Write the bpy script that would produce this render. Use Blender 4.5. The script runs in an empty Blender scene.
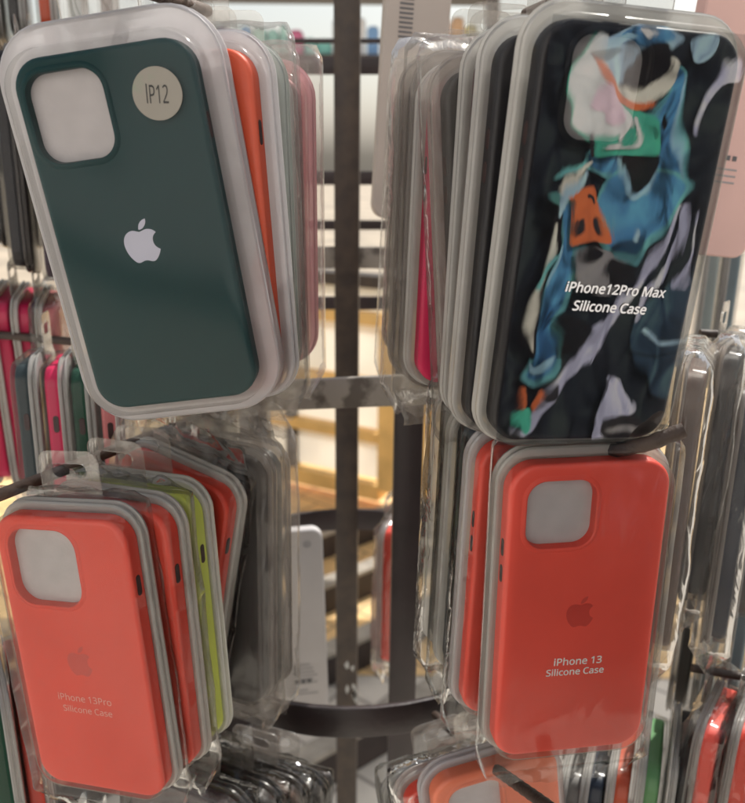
import bpy, bmesh, math, random
from mathutils import Vector, Matrix, Euler, noise
R = math.radians
random.seed(11)
sc = bpy.context.scene
col = sc.collection
MM = 0.001

# ------------------------------------------------------------------ camera
PITCH, ROLL, F = 17.0, 0.6, 800.0
CX, CY = 372.5, 401.5
CAM_LOC = Vector((0, 0, 1.45))
cam = bpy.data.cameras.new('camera')
cam.sensor_fit = 'HORIZONTAL'; cam.sensor_width = 36.0
cam.lens = 36.0 * F / 745.0
cam.clip_start = 0.01; cam.clip_end = 400
cam.dof.use_dof = True; cam.dof.focus_distance = 0.37; cam.dof.aperture_fstop = 12
camo = bpy.data.objects.new('camera', cam); col.objects.link(camo)
CAM = Matrix.Translation(CAM_LOC) @ Euler((R(90 - PITCH), 0, 0)).to_matrix().to_4x4() @ Matrix.Rotation(R(ROLL), 4, 'Z')
camo.matrix_world = CAM
sc.camera = camo

def at(px, py, z):
    """the place seen in that direction at that depth"""
    return CAM @ Vector(((px - CX) / F * z, -(py - CY) / F * z, -z))

# ------------------------------------------------------------------ materials
def nt(name):
    m = bpy.data.materials.new(name); m.use_nodes = True
    n = m.node_tree; n.nodes.clear()
    o = n.nodes.new('ShaderNodeOutputMaterial')
    return m, n, o
def N(n, t, **kw):
    x = n.nodes.new(t)
    for k, v in kw.items():
        if k in x.inputs: x.inputs[k].default_value = v
        else: setattr(x, k, v)
    return x
def c4(c): return (c[0], c[1], c[2], 1)
def srgb(r, g, b):
    f = lambda u: (u/255/12.92) if u <= 10 else ((u/255 + .055)/1.055)**2.4
    return (f(r), f(g), f(b))

def principled(name, c, rough=.5, var=.08, scale=60, bump=.0, bscale=300, metal=0, spec=.5, c2=None, rvar=.1, thr=(.35, .7)):
    m, n, o = nt(name)
    p = N(n, 'ShaderNodeBsdfPrincipled', Roughness=rough, Metallic=metal)
    p.inputs['Specular IOR Level'].default_value = spec
    tc = N(n, 'ShaderNodeTexCoord')
    ns = N(n, 'ShaderNodeTexNoise', Scale=scale, Detail=5.0)
    n.links.new(tc.outputs['Object'], ns.inputs['Vector'])
    mr = N(n, 'ShaderNodeMapRange'); mr.inputs[1].default_value = thr[0]; mr.inputs[2].default_value = thr[1]
    n.links.new(ns.outputs['Fac'], mr.inputs[0])
    mx = N(n, 'ShaderNodeMix', data_type='RGBA')
    d = c2 or tuple(max(0, v*(1-var*2)) for v in c)
    mx.inputs[6].default_value = c4(d); mx.inputs[7].default_value = c4(c)
    n.links.new(mr.outputs[0], mx.inputs[0]); n.links.new(mx.outputs[2], p.inputs['Base Color'])
    rr = N(n, 'ShaderNodeMapRange'); rr.inputs[3].default_value = rough - rvar; rr.inputs[4].default_value = rough + rvar
    n.links.new(ns.outputs['Fac'], rr.inputs[0]); n.links.new(rr.outputs[0], p.inputs['Roughness'])
    if bump:
        b = N(n, 'ShaderNodeBump', Strength=bump, Distance=.001)
        nb = N(n, 'ShaderNodeTexNoise', Scale=bscale, Detail=4.0)
        n.links.new(tc.outputs['Object'], nb.inputs['Vector'])
        n.links.new(nb.outputs['Fac'], b.inputs['Height']); n.links.new(b.outputs[0], p.inputs['Normal'])
    n.links.new(p.outputs[0], o.inputs[0])
    return m

def frosted(name, c, clear=.3, rough=.3):
    m, n, o = nt(name)
    tc = N(n, 'ShaderNodeTexCoord'); ns = N(n, 'ShaderNodeTexNoise', Scale=35.0, Detail=4.0)
    n.links.new(tc.outputs['Object'], ns.inputs['Vector'])
    di = N(n, 'ShaderNodeBsdfDiffuse', Color=c4(c)); tl = N(n, 'ShaderNodeBsdfTranslucent', Color=c4(c))
    m1 = N(n, 'ShaderNodeMixShader', Fac=.45)
    n.links.new(di.outputs[0], m1.inputs[1]); n.links.new(tl.outputs[0], m1.inputs[2])
    tr = N(n, 'ShaderNodeBsdfTransparent', Color=(.94, .94, .93, 1))
    m2 = N(n, 'ShaderNodeMixShader')
    mr = N(n, 'ShaderNodeMapRange'); mr.inputs[1].default_value = .3; mr.inputs[2].default_value = .7
    mr.inputs[3].default_value = clear - .07; mr.inputs[4].default_value = clear + .09
    n.links.new(ns.outputs['Fac'], mr.inputs[0]); n.links.new(mr.outputs[0], m2.inputs[0])
    n.links.new(m1.outputs[0], m2.inputs[1]); n.links.new(tr.outputs[0], m2.inputs[2])
    gl = N(n, 'ShaderNodeBsdfGlossy', Roughness=rough)
    fr = N(n, 'ShaderNodeFresnel', IOR=1.45)
    m3 = N(n, 'ShaderNodeMixShader')
    n.links.new(fr.outputs[0], m3.inputs[0]); n.links.new(m2.outputs[0], m3.inputs[1]); n.links.new(gl.outputs[0], m3.inputs[2])
    n.links.new(m3.outputs[0], o.inputs[0])
    return m

def film(name, gloss=.06, haze=.03, rough=.06, bump=.5, scale=60, tint=(.96, .96, .95), stretch=(1, 1, .4), mx=.9):
    m, n, o = nt(name)
    tc = N(n, 'ShaderNodeTexCoord'); mp = N(n, 'ShaderNodeMapping'); mp.inputs['Scale'].default_value = stretch
    n.links.new(tc.outputs['Object'], mp.inputs['Vector'])
    ns = N(n, 'ShaderNodeTexNoise', Scale=float(scale), Detail=3.0, Distortion=1.2)
    n.links.new(mp.outputs[0], ns.inputs['Vector'])
    b = N(n, 'ShaderNodeBump', Strength=bump, Distance=.003); n.links.new(ns.outputs['Fac'], b.inputs['Height'])
    tr = N(n, 'ShaderNodeBsdfTransparent', Color=c4(tint))
    hz = (.8, .73, .68, 1) if haze > .05 else (.8, .79, .77, 1)
    di = N(n, 'ShaderNodeBsdfDiffuse', Color=hz); tl = N(n, 'ShaderNodeBsdfTranslucent', Color=hz)
    ad = N(n, 'ShaderNodeMixShader', Fac=.5); n.links.new(di.outputs[0], ad.inputs[1]); n.links.new(tl.outputs[0], ad.inputs[2])
    m1 = N(n, 'ShaderNodeMixShader', Fac=haze); n.links.new(tr.outputs[0], m1.inputs[1]); n.links.new(ad.outputs[0], m1.inputs[2])
    gl = N(n, 'ShaderNodeBsdfGlossy', Roughness=rough); n.links.new(b.outputs[0], gl.inputs['Normal'])
    lw = N(n, 'ShaderNodeLayerWeight', Blend=.25); n.links.new(b.outputs[0], lw.inputs['Normal'])
    mr = N(n, 'ShaderNodeMapRange'); mr.inputs[3].default_value = gloss; mr.inputs[4].default_value = mx
    n.links.new(lw.outputs['Fresnel'], mr.inputs[0])
    m2 = N(n, 'ShaderNodeMixShader'); n.links.new(mr.outputs[0], m2.inputs[0])
    n.links.new(m1.outputs[0], m2.inputs[1]); n.links.new(gl.outputs[0], m2.inputs[2])
    n.links.new(m2.outputs[0], o.inputs[0])
    return m

def silicone(name, c, rough=.5, sp=.35):
    return principled('silicone_' + name, c, rough, .05, 25, .0, 1500, spec=(sp if max(c) > .1 else .2))
SIL = {
 'teal': silicone('teal', (.002, .036, .040), .42),
 'coral': silicone('coral', (.86, .072, .042)),
 'red': silicone('red', (.95, .100, .068)),
 'orange': silicone('orange', (.85, .11, .04)),
 'peach': silicone('peach', (.85, .22, .12)),
 'lime': silicone('lime', (.76, .86, .15)),
 'black': silicone('black', (.012, .011, .014), .4),
 'navy': silicone('navy', (.014, .022, .04), .4),
 'slate': silicone('slate', (.03, .045, .05), .4),
 'maroon': silicone('maroon', (.05, .010, .014), .4),
 'plum': silicone('plum', (.035, .018, .035), .4),
 'hot_pink': silicone('hot_pink', (.60, .012, .085)),
 'rose': silicone('rose', (.62, .19, .20)),
 'pale_pink': silicone('pale_pink', (.86, .30, .36)),
 'mist': silicone('mist', (.36, .43, .44)),
 'lavender': silicone('lavender', (.55, .48, .54)),
 'grey': silicone('grey', (.15, .145, .14)),
 'charcoal': silicone('charcoal', (.035, .034, .036)),
 'brown': silicone('brown', (.11, .065, .05)),
 'green': silicone('green', (.10, .27, .10)),
 'forest': silicone('forest', (.012, .06, .035)),
 'rust': silicone('rust', (.52, .07, .02)),
 'blue_grey': silicone('blue_grey', (.22, .29, .33)),
}
M = {
 'frost': frosted('frosted_plastic', (.80, .78, .80), .30),
 'smoky': frosted('smoky_plastic', (.42, .37, .34), .42, .25),
 'smoke_dark': frosted('dark_smoky_plastic', (.13, .115, .105), .40, .25),
 'frost_pink': frosted('pink_frosted_plastic', (.92, .46, .52), .24),
 'frost_mint': frosted('mint_frosted_plastic', (.70, .78, .75), .30),
 'frost_clear': frosted('clear_frosted_plastic', (.78, .765, .73), .42, .20),
 'frost_warm': frosted('warm_frosted_plastic', (.80, .785, .74), .28, .20),
 'dome': film('clear_blister', .008, .002, .15, .05, 40, mx=.6),
 'dome_hazy': film('hazy_blister', .03, .08, .12, .10, 50, mx=.7),
 'bag': film('polybag', .03, .010, .05, .5, 70, mx=.8),
 'bag_hazy': film('hazy_polybag', .022, .10, .13, .6, 60, mx=.5),
 'bag_soft': film('soft_polybag', .010, .004, .07, .16, 45, mx=.6),
 'mirror_film': film('shiny_polybag', .27, .004, .008, .005, 34, mx=.6, stretch=(1.3, 1, .7)),
 'tab': film('clear_hang_tab', .07, .12, .15, .3, 60),
 'insert': principled('white_insert', (.55, .52, .54), .45, .05, 90, .2, 400),
 'card': principled('white_card', (.52, .50, .50), .55, .04, 20),
 'card_beige': principled('beige_card', (.46, .41, .37), .55, .04, 20),
 'card_pink': principled('pink_card', (.78, .50, .45), .5, .04, 20),
 'ink': principled('grey_ink', (.12, .12, .13), .6),
 'ink_soft': principled('faint_ink', (.36, .35, .36), .6),
 'white_print': principled('white_print', (.96, .95, .96), .5, .02),
 'pink_print': principled('pale_print', (.88, .42, .36), .5, .02),
 'emblem_pale': principled('pale_emblem', (.52, .53, .66), .4, .03),
 'emblem_coral': principled('coral_emblem', (.66, .058, .040), .4, .03),
 'sticker': principled('silver_sticker', (.23, .215, .185), .32, .16, 55, spec=.5, metal=.35, c2=(.17, .24, .16), thr=(.30, .46)),  # green mottling in the colour stands in for the iridescent sheen
 'black_ink': principled('black_ink', (.02, .02, .02), .5),
 'slot': principled('dark_slot', (.04, .012, .012), .6),
 'iron': principled('dark_painted_iron', (.030, .017, .019), .42, .3, 30, .3, 200, c2=(.018, .011, .012)),
 'iron_grey': principled('dusty_grey_iron', (.27, .245, .215), .5, .3, 45, .6, 150, c2=(.09, .075, .062), thr=(.36, .48)),
 'iron_brown': principled('worn_brown_iron', (.052, .035, .024), .45, .3, 60, .5, 150, c2=(.025, .016, .012)),
 'rust_rod': principled('rusty_rod', (.15, .10, .075), .6, .3, 90, .8, 300, c2=(.05, .026, .016)),
 'dark_rod': principled('dark_ribbed_rod', (.055, .034, .024), .6, .3, 90, .8, 300, c2=(.025, .014, .010)),
 'paint_chip': principled('chipped_paint', (.42, .43, .42), .6),
 'chrome': principled('chrome', (.75, .75, .76), .12, metal=1),
}

# ------------------------------------------------------------------ mesh helpers
def link(name, me, mat=None, parent=None):
    o = bpy.data.objects.new(name, me); col.objects.link(o)
    if mat is not None and not me.materials: me.materials.append(mat)
    if parent is not None: o.parent = parent
    return o
def mesh(bm, smooth=40):
    me = bpy.data.meshes.new('mesh')
    bmesh.ops.recalc_face_normals(bm, faces=bm.faces)
    bm.to_mesh(me); bm.free()
    if smooth:
        for p in me.polygons: p.use_smooth = True
        try: me.set_sharp_from_angle(angle=R(smooth))
        except Exception: pass
    return me
def tag(o, label=None, cat=None, group=None, kind=None):
    if label: o['label'] = label
    if cat: o['category'] = cat
    if group: o['group'] = group
    if kind: o['kind'] = kind
    return o
def empty(name, mw):
    o = bpy.data.objects.new(name, None); o.empty_display_size = .02
    col.objects.link(o); o.matrix_world = mw
    return o
def rrect(w, h, r, n=8, cx=0, cz=0):
    pts = []
    r = max(1e-5, min(r, w/2 - 1e-5, h/2 - 1e-5))
    for sx, sz, a0 in ((1, 1, 0), (-1, 1, 90), (-1, -1, 180), (1, -1, 270)):
        for i in range(n + 1):
            a = R(a0 + 90*i/n)
            pts.append((cx + sx*(w/2 - r) + r*math.cos(a), cz + sz*(h/2 - r) + r*math.sin(a)))
    return pts
def loft(bm, rings, caps=(True, True), close=True):
    vr = [[bm.verts.new(p) for p in ring] for ring in rings]
    for a, b in zip(vr, vr[1:]):
        k = len(a)
        for i in range(k if close else k - 1):
            j = (i + 1) % k
            bm.faces.new((a[i], a[j], b[j], b[i]))
    if caps[0]: bm.faces.new(vr[0])
    if caps[1]: bm.faces.new(vr[-1])
    return vr
def box(bm, x0, x1, y0, y1, z0, z1, mw=None):
    vs = [bm.verts.new((x, y, z)) for x in (x0, x1) for y in (y0, y1) for z in (z0, z1)]
    for f in ((0, 1, 3, 2), (4, 6, 7, 5), (0, 4, 5, 1), (2, 3, 7, 6), (0, 2, 6, 4), (1, 5, 7, 3)):
        bm.faces.new([vs[i] for i in f])
    if mw is not None:
        for v in vs: v.co = mw @ v.co
    return vs
def bar_between(a, b, w, h, up=Vector((0, 0, 1)), bev=.0012):
    """square bar from a to b; w across, h along up"""
    d = (b - a); L = d.length; d.normalize()
    s = d.cross(up).normalized(); u = s.cross(d).normalized()
    bm = bmesh.new()
    ring = rrect(w, h, bev, 2)
    loft(bm, [[tuple(p + s*x + u*z) for x, z in ring] for p in (a, b)])
    return mesh(bm, 50)
def tube_mesh(pts, r, n=10, ribs=0):
    bm = bmesh.new(); rings = []
    pts = [Vector(p) for p in pts]
    if ribs:
        out = []
        for a, b in zip(pts, pts[1:]):
            k = max(2, int((b - a).length/ribs))
            out += [a.lerp(b, i/k) for i in range(k)]
        pts = out + [pts[-1]]
    for i, p in enumerate(pts):
        t = (pts[min(i + 1, len(pts) - 1)] - pts[max(i - 1, 0)]).normalized()
        s = t.cross(Vector((0, 0, 1)) if abs(t.z) < .95 else Vector((1, 0, 0))).normalized(); u = s.cross(t)
        rr = r*(1 + (.10 if (ribs and i % 2) else 0))
        rings.append([tuple(p + (s*math.cos(q) + u*math.sin(q))*rr) for q in [2*math.pi*k/n for k in range(n)]])
    loft(bm, rings)
    return mesh(bm, 60)
_cache = {}
def cached(key, fn):
    if key not in _cache: _cache[key] = fn()
    return _cache[key]
def with_mat(me, mat):
    """a copy of the mesh per material so that repeats share data"""
    k = (me.name, mat.name)
    if k not in _cache:
        c = me.copy(); c.materials.clear(); c.materials.append(mat); _cache[k] = c
    return _cache[k]

# ---- emblem outline: relative cubic path
PATH = [((150.37, 130.25), "-2.45 5.66 -5.35 10.87 -8.71 15.66 -4.58 6.53 -8.33 11.05 -11.22 13.56 -4.48 4.12 -9.28 6.23 -14.42 6.35 -3.69 0 -8.14 -1.05 -13.32 -3.18 -5.197 -2.12 -9.973 -3.17 -14.34 -3.17 -4.58 0 -9.492 1.05 -14.746 3.17 -5.262 2.13 -9.501 3.24 -12.742 3.35 -4.929 0.21 -9.842 -1.96 -14.746 -6.52 -3.13 -2.73 -7.045 -7.41 -11.735 -14.04 -5.032 -7.08 -9.169 -15.29 -12.41 -24.65 -3.471 -10.11 -5.211 -19.9 -5.211 -29.378 0 -10.857 2.346 -20.221 7.045 -28.068 3.693 -6.303 8.606 -11.275 14.755 -14.925 6.149 -3.65 12.793 -5.51 19.948 -5.629 3.915 0 9.049 1.211 15.429 3.591 6.362 2.388 10.447 3.599 12.238 3.599 1.339 0 5.877 -1.416 13.57 -4.239 7.275 -2.618 13.415 -3.702 18.445 -3.275 13.63 1.1 23.87 6.473 30.68 16.153 -12.19 7.386 -18.22 17.731 -18.1 31.002 0.11 10.337 3.86 18.939 11.23 25.769 3.34 3.17 7.07 5.62 11.22 7.36"),
        ((119.11, 7.24), "0 8.102 -2.96 15.667 -8.86 22.669 -7.12 8.324 -15.732 13.134 -25.071 12.375 -0.119 -0.972 -0.188 -1.995 -0.188 -3.07 0 -7.778 3.386 -16.102 9.399 -22.908 3.002 -3.446 6.82 -6.311 11.45 -8.597 4.62 -2.252 8.99 -3.497 13.1 -3.71")]
def emblem_mesh(height, y):
    bm = bmesh.new(); s = height/160.0
    for (sx, sy), txt in PATH:
        v = [float(t) for t in txt.split()]; p = (sx, sy); pts = [p]
        for i in range(0, len(v), 6):
            c1 = (p[0] + v[i], p[1] + v[i+1]); c2 = (p[0] + v[i+2], p[1] + v[i+3]); e = (p[0] + v[i+4], p[1] + v[i+5])
            for k in range(1, 6):
                t = k/5; a = (1-t)**3; b = 3*(1-t)**2*t; c = 3*(1-t)*t*t; d = t**3
                pts.append((a*p[0] + b*c1[0] + c*c2[0] + d*e[0], a*p[1] + b*c1[1] + c*c2[1] + d*e[1]))
            p = e
        vs = [bm.verts.new(((x - 87)*s, y, (85 - z)*s)) for x, z in pts]
        es = [bm.edges.new((vs[i], vs[(i+1) % len(vs)])) for i in range(len(vs))]
        bmesh.ops.triangle_fill(bm, use_beauty=True, edges=es)
    return mesh(bm, 0)
FONT = None
try: FONT = bpy.data.fonts.load(bpy.utils.system_resource('DATAFILES', path='fonts') + '/NotoSansHebrew-Regular.woff2')   # the sans face bundled with Blender
except Exception: FONT = None
def text_mesh(txt, width, y, bold=0, height=None, shear=0, heavy=0):
    cu = bpy.data.curves.new('text', 'FONT'); cu.body = txt
    if FONT: cu.font = FONT
    cu.align_x = 'CENTER'; cu.align_y = 'CENTER'
    cu.offset = bold; cu.resolution_u = 4; cu.shear = shear
    o = bpy.data.objects.new('text', cu); col.objects.link(o)
    me = bpy.data.meshes.new_from_object(o.evaluated_get(bpy.context.evaluated_depsgraph_get()))
    bpy.data.objects.remove(o); bpy.data.curves.remove(cu)
    xs = [v.co.x for v in me.vertices]; ys = [v.co.y for v in me.vertices]
    k = width/(max(xs) - min(xs)); mx, my = (max(xs) + min(xs))/2, (max(ys) + min(ys))/2
    kz = k if height is None else height/(max(ys) - min(ys))
    for v in me.vertices: v.co = ((v.co.x - mx)*k, y, (v.co.y - my)*kz)
    if heavy:
        bm = bmesh.new()
        for q, (dx, dz) in enumerate(((0, 0), (heavy, 0), (-heavy, 0), (0, heavy), (0, -heavy))):
            c = me.copy(); c.transform(Matrix.Translation((dx, -.00001*q, dz))); bm.from_mesh(c); bpy.data.meshes.remove(c)
        bm.to_mesh(me); bm.free()
    return me
def move(me, dx, dz, rot=0):
    me.transform(Matrix.Translation((dx, 0, dz)) @ Matrix.Rotation(rot, 4, 'Y')); return me

# ------------------------------------------------------------------ the package
def case_mesh(w, h, hole, t=.0098, r=.0125):
    bm = bmesh.new(); fl = .0024; rings = []
    nseg = 5
    for i in range(nseg + 1):
        a = R(90*i/nseg); ins = fl*(1 - math.sin(a)); y = fl*(1 - math.cos(a))
        rings.append([(x, y, z) for x, z in rrect(w - 2*ins, h - 2*ins, r - ins)])
    rings.append([(x, t - .001, z) for x, z in rrect(w, h, r)])
    rings.append([(x, t, z) for x, z in rrect(w - .002, h - .002, r - .001)])
    vr = loft(bm, rings, (hole is None, True))
    if hole:
        hw, hh, ox, oz = hole; cx = -w/2 + ox + hw/2; cz = h/2 - oz - hh/2; hr = hw*.27
        lip = [(.0026, 0), (.0018, -.0006), (.0010, -.0008), (.0003, -.0005), (0, .0004), (0, .0062)]
        hv = loft(bm, [[(x, y, z) for x, z in rrect(hw + 2*e, hh + 2*e, hr + e, 8, cx, cz)] for e, y in lip], (False, False))
        es = []
        for ring in (vr[0], hv[0]):
            for i in range(len(ring)):
                e = bm.edges.get((ring[i], ring[(i+1) % len(ring)]))
                es.append(e)
        bmesh.ops.triangle_fill(bm, use_beauty=True, edges=es)
    return mesh(bm, 35)
def tray_mesh(w, h, m, mt, thick=.0046):
    bm = bmesh.new()
    k = thick
    prof = [(-.0005, .0090), (m*.55, .0082), (m - .0008, .0083), (m, .0090), (m, .0090 + k*.3), (m - .0008, .0090 + k*.42), (m - .0012, .0090 + k*.48),
            (m - .0012, .0090 + k*.62), (m - .0002, .0090 + k*.68), (m + .0007, .0090 + k*.78), (m + .0006, .0090 + k), (m - .002, .0096 + k)]
    loft(bm, [[(x, y, z + (mt - m)/2*(1 if e > .001 else 0)) for x, z in rrect(w + 2*e, h + 2*e + (mt - m if e > .001 else 0), .0125 + e*1.1)] for e, y in prof])
    return mesh(bm, 30)
def dome_mesh(w, h, m):
    bm = bmesh.new(); a = min(.0042, m*.62)
    prof = [(a, .0066), (a - .0004, .003), (a - .0007, .0004), (a - .0011, -.0012), (a - .0021, -.0021), (a - .0036, -.0024)]
    loft(bm, [[(x, y, z) for x, z in rrect(w + 2*e, h + 2*e, .0125 + e)] for e, y in prof], (False, True))
    return mesh(bm, 35)
def tab_mesh(w):
    bm = bmesh.new()
    o = rrect(.034, .030, .006, 5, 0, .011); i = rrect(.020, .007, .0032, 5, 0, .016)
    loops = []
    for y in (.0150, .0158):
        es = []
        lp = []
        for pts in (o, i):
            vs = [bm.verts.new((x, y, z)) for x, z in pts]; lp.append(vs)
            es += [bm.edges.new((vs[k], vs[(k+1) % len(vs)])) for k in range(len(vs))]
        bmesh.ops.triangle_fill(bm, use_beauty=True, edges=es); loops.append(lp)
    for a, b in zip(*loops):
        for k in range(len(a)):
            j = (k+1) % len(a); bm.faces.new((a[k], a[j], b[j], b[k]))
    return mesh(bm, 30)
def bag_mesh(w, h, m, seed, loose=1.0, tail=.018, top=.007, flat=False):
    """crinkled polybag: two sheets joined round the edge, a crumpled tail below the tray"""
    bm = bmesh.new(); nu, nv = 30, 60
    off = Vector((seed*7.3, seed*3.1, seed*5.7))
    def ridge(p, s):
        return 1 - abs(noise.noise(p*s + off))*2.2
    hw = w/2 + m + .0035*loose; z0 = -h/2 - m - tail; z1 = h/2 + m + top
    sheets = []
    for side in (0, 1):
        g = []
        for j in range(nv + 1):
            row = []; v = j/nv; z = z0 + (z1 - z0)*v
            dz = 0
            if z < -h/2 - m: dz = min(1, (-h/2 - m - z)/.016)
            if z > h/2 + m: dz = (.5 if top < .01 else .9)*min(1, (z - h/2 - m)/top)
            for i in range(nu + 1):
                u = i/nu*2 - 1
                p = Vector((u*hw*10, side*.7, z*10))
                edge = max(0, (abs(u) - .90)/.10)
                pin = max(edge**2, dz**.7)
                rr = ridge(p, 1.3)*.6 + ridge(p, 3.2)*.25 + noise.noise(p*8 + off)*.06
                inside = 1 if (abs(u)*hw < w/2 + .002 and abs(z) < h/2 + .002) else 0
                amp = (.0011 if inside else .0042)*loose
                if flat: amp *= .35
                y = (-.0030 if side == 0 else .0185)*(1 - pin) + .0075*pin
                wob = amp*(rr - .2)*(1 if side == 0 else -1)
                if pin > .02: wob = wob*(1 - pin) + .006*dz*noise.noise(Vector((u*5, z*90, seed)) + off)*loose
                xx = u*hw*(1 - .18*dz*(1 if z < 0 else .9)) + .004*dz*noise.noise(Vector((u*3, z*60, seed + 4)))
                row.append(bm.verts.new((xx, y - wob, z + .004*loose*dz*noise.noise(Vector((u*4, 2, seed)) + off))))
            g.append(row)
        for j in range(nv):
            for i in range(nu):
                bm.faces.new((g[j][i], g[j][i+1], g[j+1][i+1], g[j+1][i]))
        sheets.append(g)
    a, b = sheets
    rim = lambda g: [g[0][i] for i in range(nu+1)] + [g[j][nu] for j in range(1, nv+1)] + [g[nv][i] for i in range(nu-1, -1, -1)] + [g[j][0] for j in range(nv-1, 0, -1)]
    ra, rb = rim(a), rim(b)
    for i in range(len(ra)):
        j = (i+1) % len(ra); bm.faces.new((ra[i], ra[j], rb[j], rb[i]))
    return mesh(bm, 0 if False else 75)

def pill(w, h, y0, x, z):
    """side button: a small recess patch on the flank of the case"""
    bm = bmesh.new()
    ring = rrect(w, h, w*.48, 4)
    loft(bm, [[(x, .0049 + a*1.0, z + b) for a, b in ring], [(x + (.00025 if x > 0 else -.00025), .0049 + a*.9, z + b*.97) for a, b in ring]])
    return mesh(bm, 30)

SIZES = {'small': (.075, .150), 'max': (.081, .164)}
HOLES = {'12': (.0320, .0345, .0045, .0062), '13pro': (.0385, .0395, .0075, .0065), '13': (.0315, .0318, .0085, .0075), '12max': (.0300, .0365, .0122, .0045)}
def package(mw, colour, label, group, size='small', m=.005, mt=None, hole=None, text=None, emblem=None, bag=None, dome='dome', tray='frost_clear',
            slot=None, tab=True, bagmat='bag', loose=1.0, tail=.018, extra=None, thick=.0046, top=.007):
    w, h = SIZES[size]; mt = m if mt is None else mt
    base = Matrix.Translation((0, 0, -h/2 - m))
    root = empty('packaged_phone_case', mw @ base)
    tag(root, label, 'phone case', group)
    up = Matrix.Translation((0, 0, h/2 + m))
    def part(name, me, mat, parent=root, dz=None):
        o = link(name, with_mat(me, mat), None, parent)
        if parent is root: o.matrix_local = up if dz is None else Matrix.Translation((0, 0, dz))
        return o
    part('tray', cached(('tray', size, m, mt, thick), lambda: tray_mesh(w, h, m, mt, thick)), M[tray])
    cs = part('case', cached(('case', size, hole), lambda: case_mesh(w, h, HOLES.get(hole))), SIL[colour])
    if hole:
        hw, hh, ox, oz = HOLES[hole]
        def ins():
            bm = bmesh.new(); ring = rrect(hw + .001, hh + .001, hw*.27, 6, -w/2 + ox + hw/2, h/2 - oz - hh/2)
            loft(bm, [[(x, .0042, z) for x, z in ring], [(x, .0055, z) for x, z in ring]]); return mesh(bm, 30)
        part('camera_insert', cached(('ins', size, hole), ins), M['insert'])
    part('blister', cached(('dome', size, m), lambda: dome_mesh(w, h, m)), M[dome])
    if tab: part('hang_tab', cached(('tab',), lambda: tab_mesh(w)), M['tab'], root, h + m + mt - .002)
    if slot:
        for sx, zz, hh in ((1, h/2 - .034, .0105), (-1, h/2 - .040, .0085), (-1, h/2 - .053, .0085)):
            if slot in ('both', 'right' if sx > 0 else 'left'):
                part('side_button', cached(('pill', size, sx, zz), lambda: pill(.0034, hh, 0, sx*(w/2 + .00005), zz)), M['slot'], cs)
    if emblem:
        eh, ez, emat = emblem
        e = part('emblem', cached(('emb', eh), lambda: emblem_mesh(eh, -.00012)), M[emat], cs); e.location = (0, 0, ez)
    if text:
        for line, wd, dx, dz, rot, mat, bold, sh in text:
            t = part('lettering', move(text_mesh(line, wd, -.00014, 0, None, sh, .0 if mat == 'pink_print' else .00010), dx, dz, rot), M[mat], cs)
    if bag is not None:
        part('polybag', cached(('bag', size, m, bag, loose, tail, top), lambda: bag_mesh(w, h, max(m, mt), bag, loose, tail, top)), M[bagmat])
    if extra: extra(part, root, up)
    return root

def pose(cx, cy, cz, rx, ry, rz):
    """pose in the camera's axes"""
    B = Matrix(((1, 0, 0), (0, 0, 1), (0, -1, 0)))
    rot = Matrix.Rotation(R(rz), 3, 'Z') @ Matrix.Rotation(R(ry), 3, 'Y') @ Matrix.Rotation(R(rx), 3, 'X') @ B
    r4 = rot.to_4x4(); r4.translation = Vector((cx, cy, cz))
    return CAM0 @ r4
CAM0 = Matrix.Translation(CAM_LOC) @ Euler((R(90 - PITCH), 0, 0)).to_matrix().to_4x4() @ Matrix.Rotation(R(ROLL), 4, 'Z')
def wpose(loc, yaw, roll=0, tilt=0):
    m4 = (Matrix.Rotation(R(yaw), 3, 'Z') @ Matrix.Rotation(R(roll), 3, 'Y') @ Matrix.Rotation(R(tilt), 3, 'X')).to_4x4()
    m4.translation = loc
    return m4

TEAL = pose(-.098, .069, -.339, 20.4, -5.9, 6.2)
PMAX = pose(.095, .060, -.319, 20.6, 12.6, .3)
PRO13 = pose(-.145, -.128, -.396, 14.2, -17.7, -.1)
C13 = pose(.096, -.099, -.370, 16.5, 8.4, 2.0)

# ------------------------------------------------------------------ front packages
def mirror_wrap(part, root, up):
    # smooth shiny bag front stretched over the blister, with faint waves
    bm = bmesh.new(); w, h = .0398, .0818; n1, n2 = 40, 80; g = []
    for j in range(n2 + 1):
        row = []
        for i in range(n1 + 1):
            u, v = i/n1*2 - 1, j/n2*2 - 1
            x, z = u*w, v*h
            e = max(0, (abs(x) - .0388)/.001)**2 + max(0, (abs(z) - .0808)/.001)**2
            y = -.0042 + .00008*noise.noise(Vector((x*42, 1.7, z*30))) + .00003*noise.noise(Vector((x*110, 5.1, z*80)))
            row.append(bm.verts.new((x, y, z)))
        g.append(row)
    for j in range(n2):
        for i in range(n1): bm.faces.new((g[j][i], g[j][i+1], g[j+1][i+1], g[j+1][i]))
    pb = part('polybag', mesh(bm, 75), M['mirror_film'])
    for line, wd, dx, dz in (('iPhone12Pro Max', .0440, .003, -.0145), ('Silicone Case', .0325, .0015, -.0218)):
        part('lettering', move(text_mesh(line, wd, -.0046, 0, None, .12, .00016), dx, dz, R(2)), M['white_print'], pb)
def ip12_sticker(part, root, up):
    bm = bmesh.new()
    ring = [(.0100*math.cos(2*math.pi*k/48), .0100*math.sin(2*math.pi*k/48)) for k in range(48)]
    loft(bm, [[(x, -.0026, z) for x, z in ring], [(x, -.00295, z) for x, z in ring]])
    s = part('sticker', mesh(bm, 30), M['sticker']); s.matrix_local = up @ Matrix.Translation((.0212, 0, .0550))
    t = link('lettering', text_mesh('lP12', .0088, -.0031, .0, .0072), M['black_ink'], s); t.rotation_euler = (0, R(8), 0)
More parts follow.
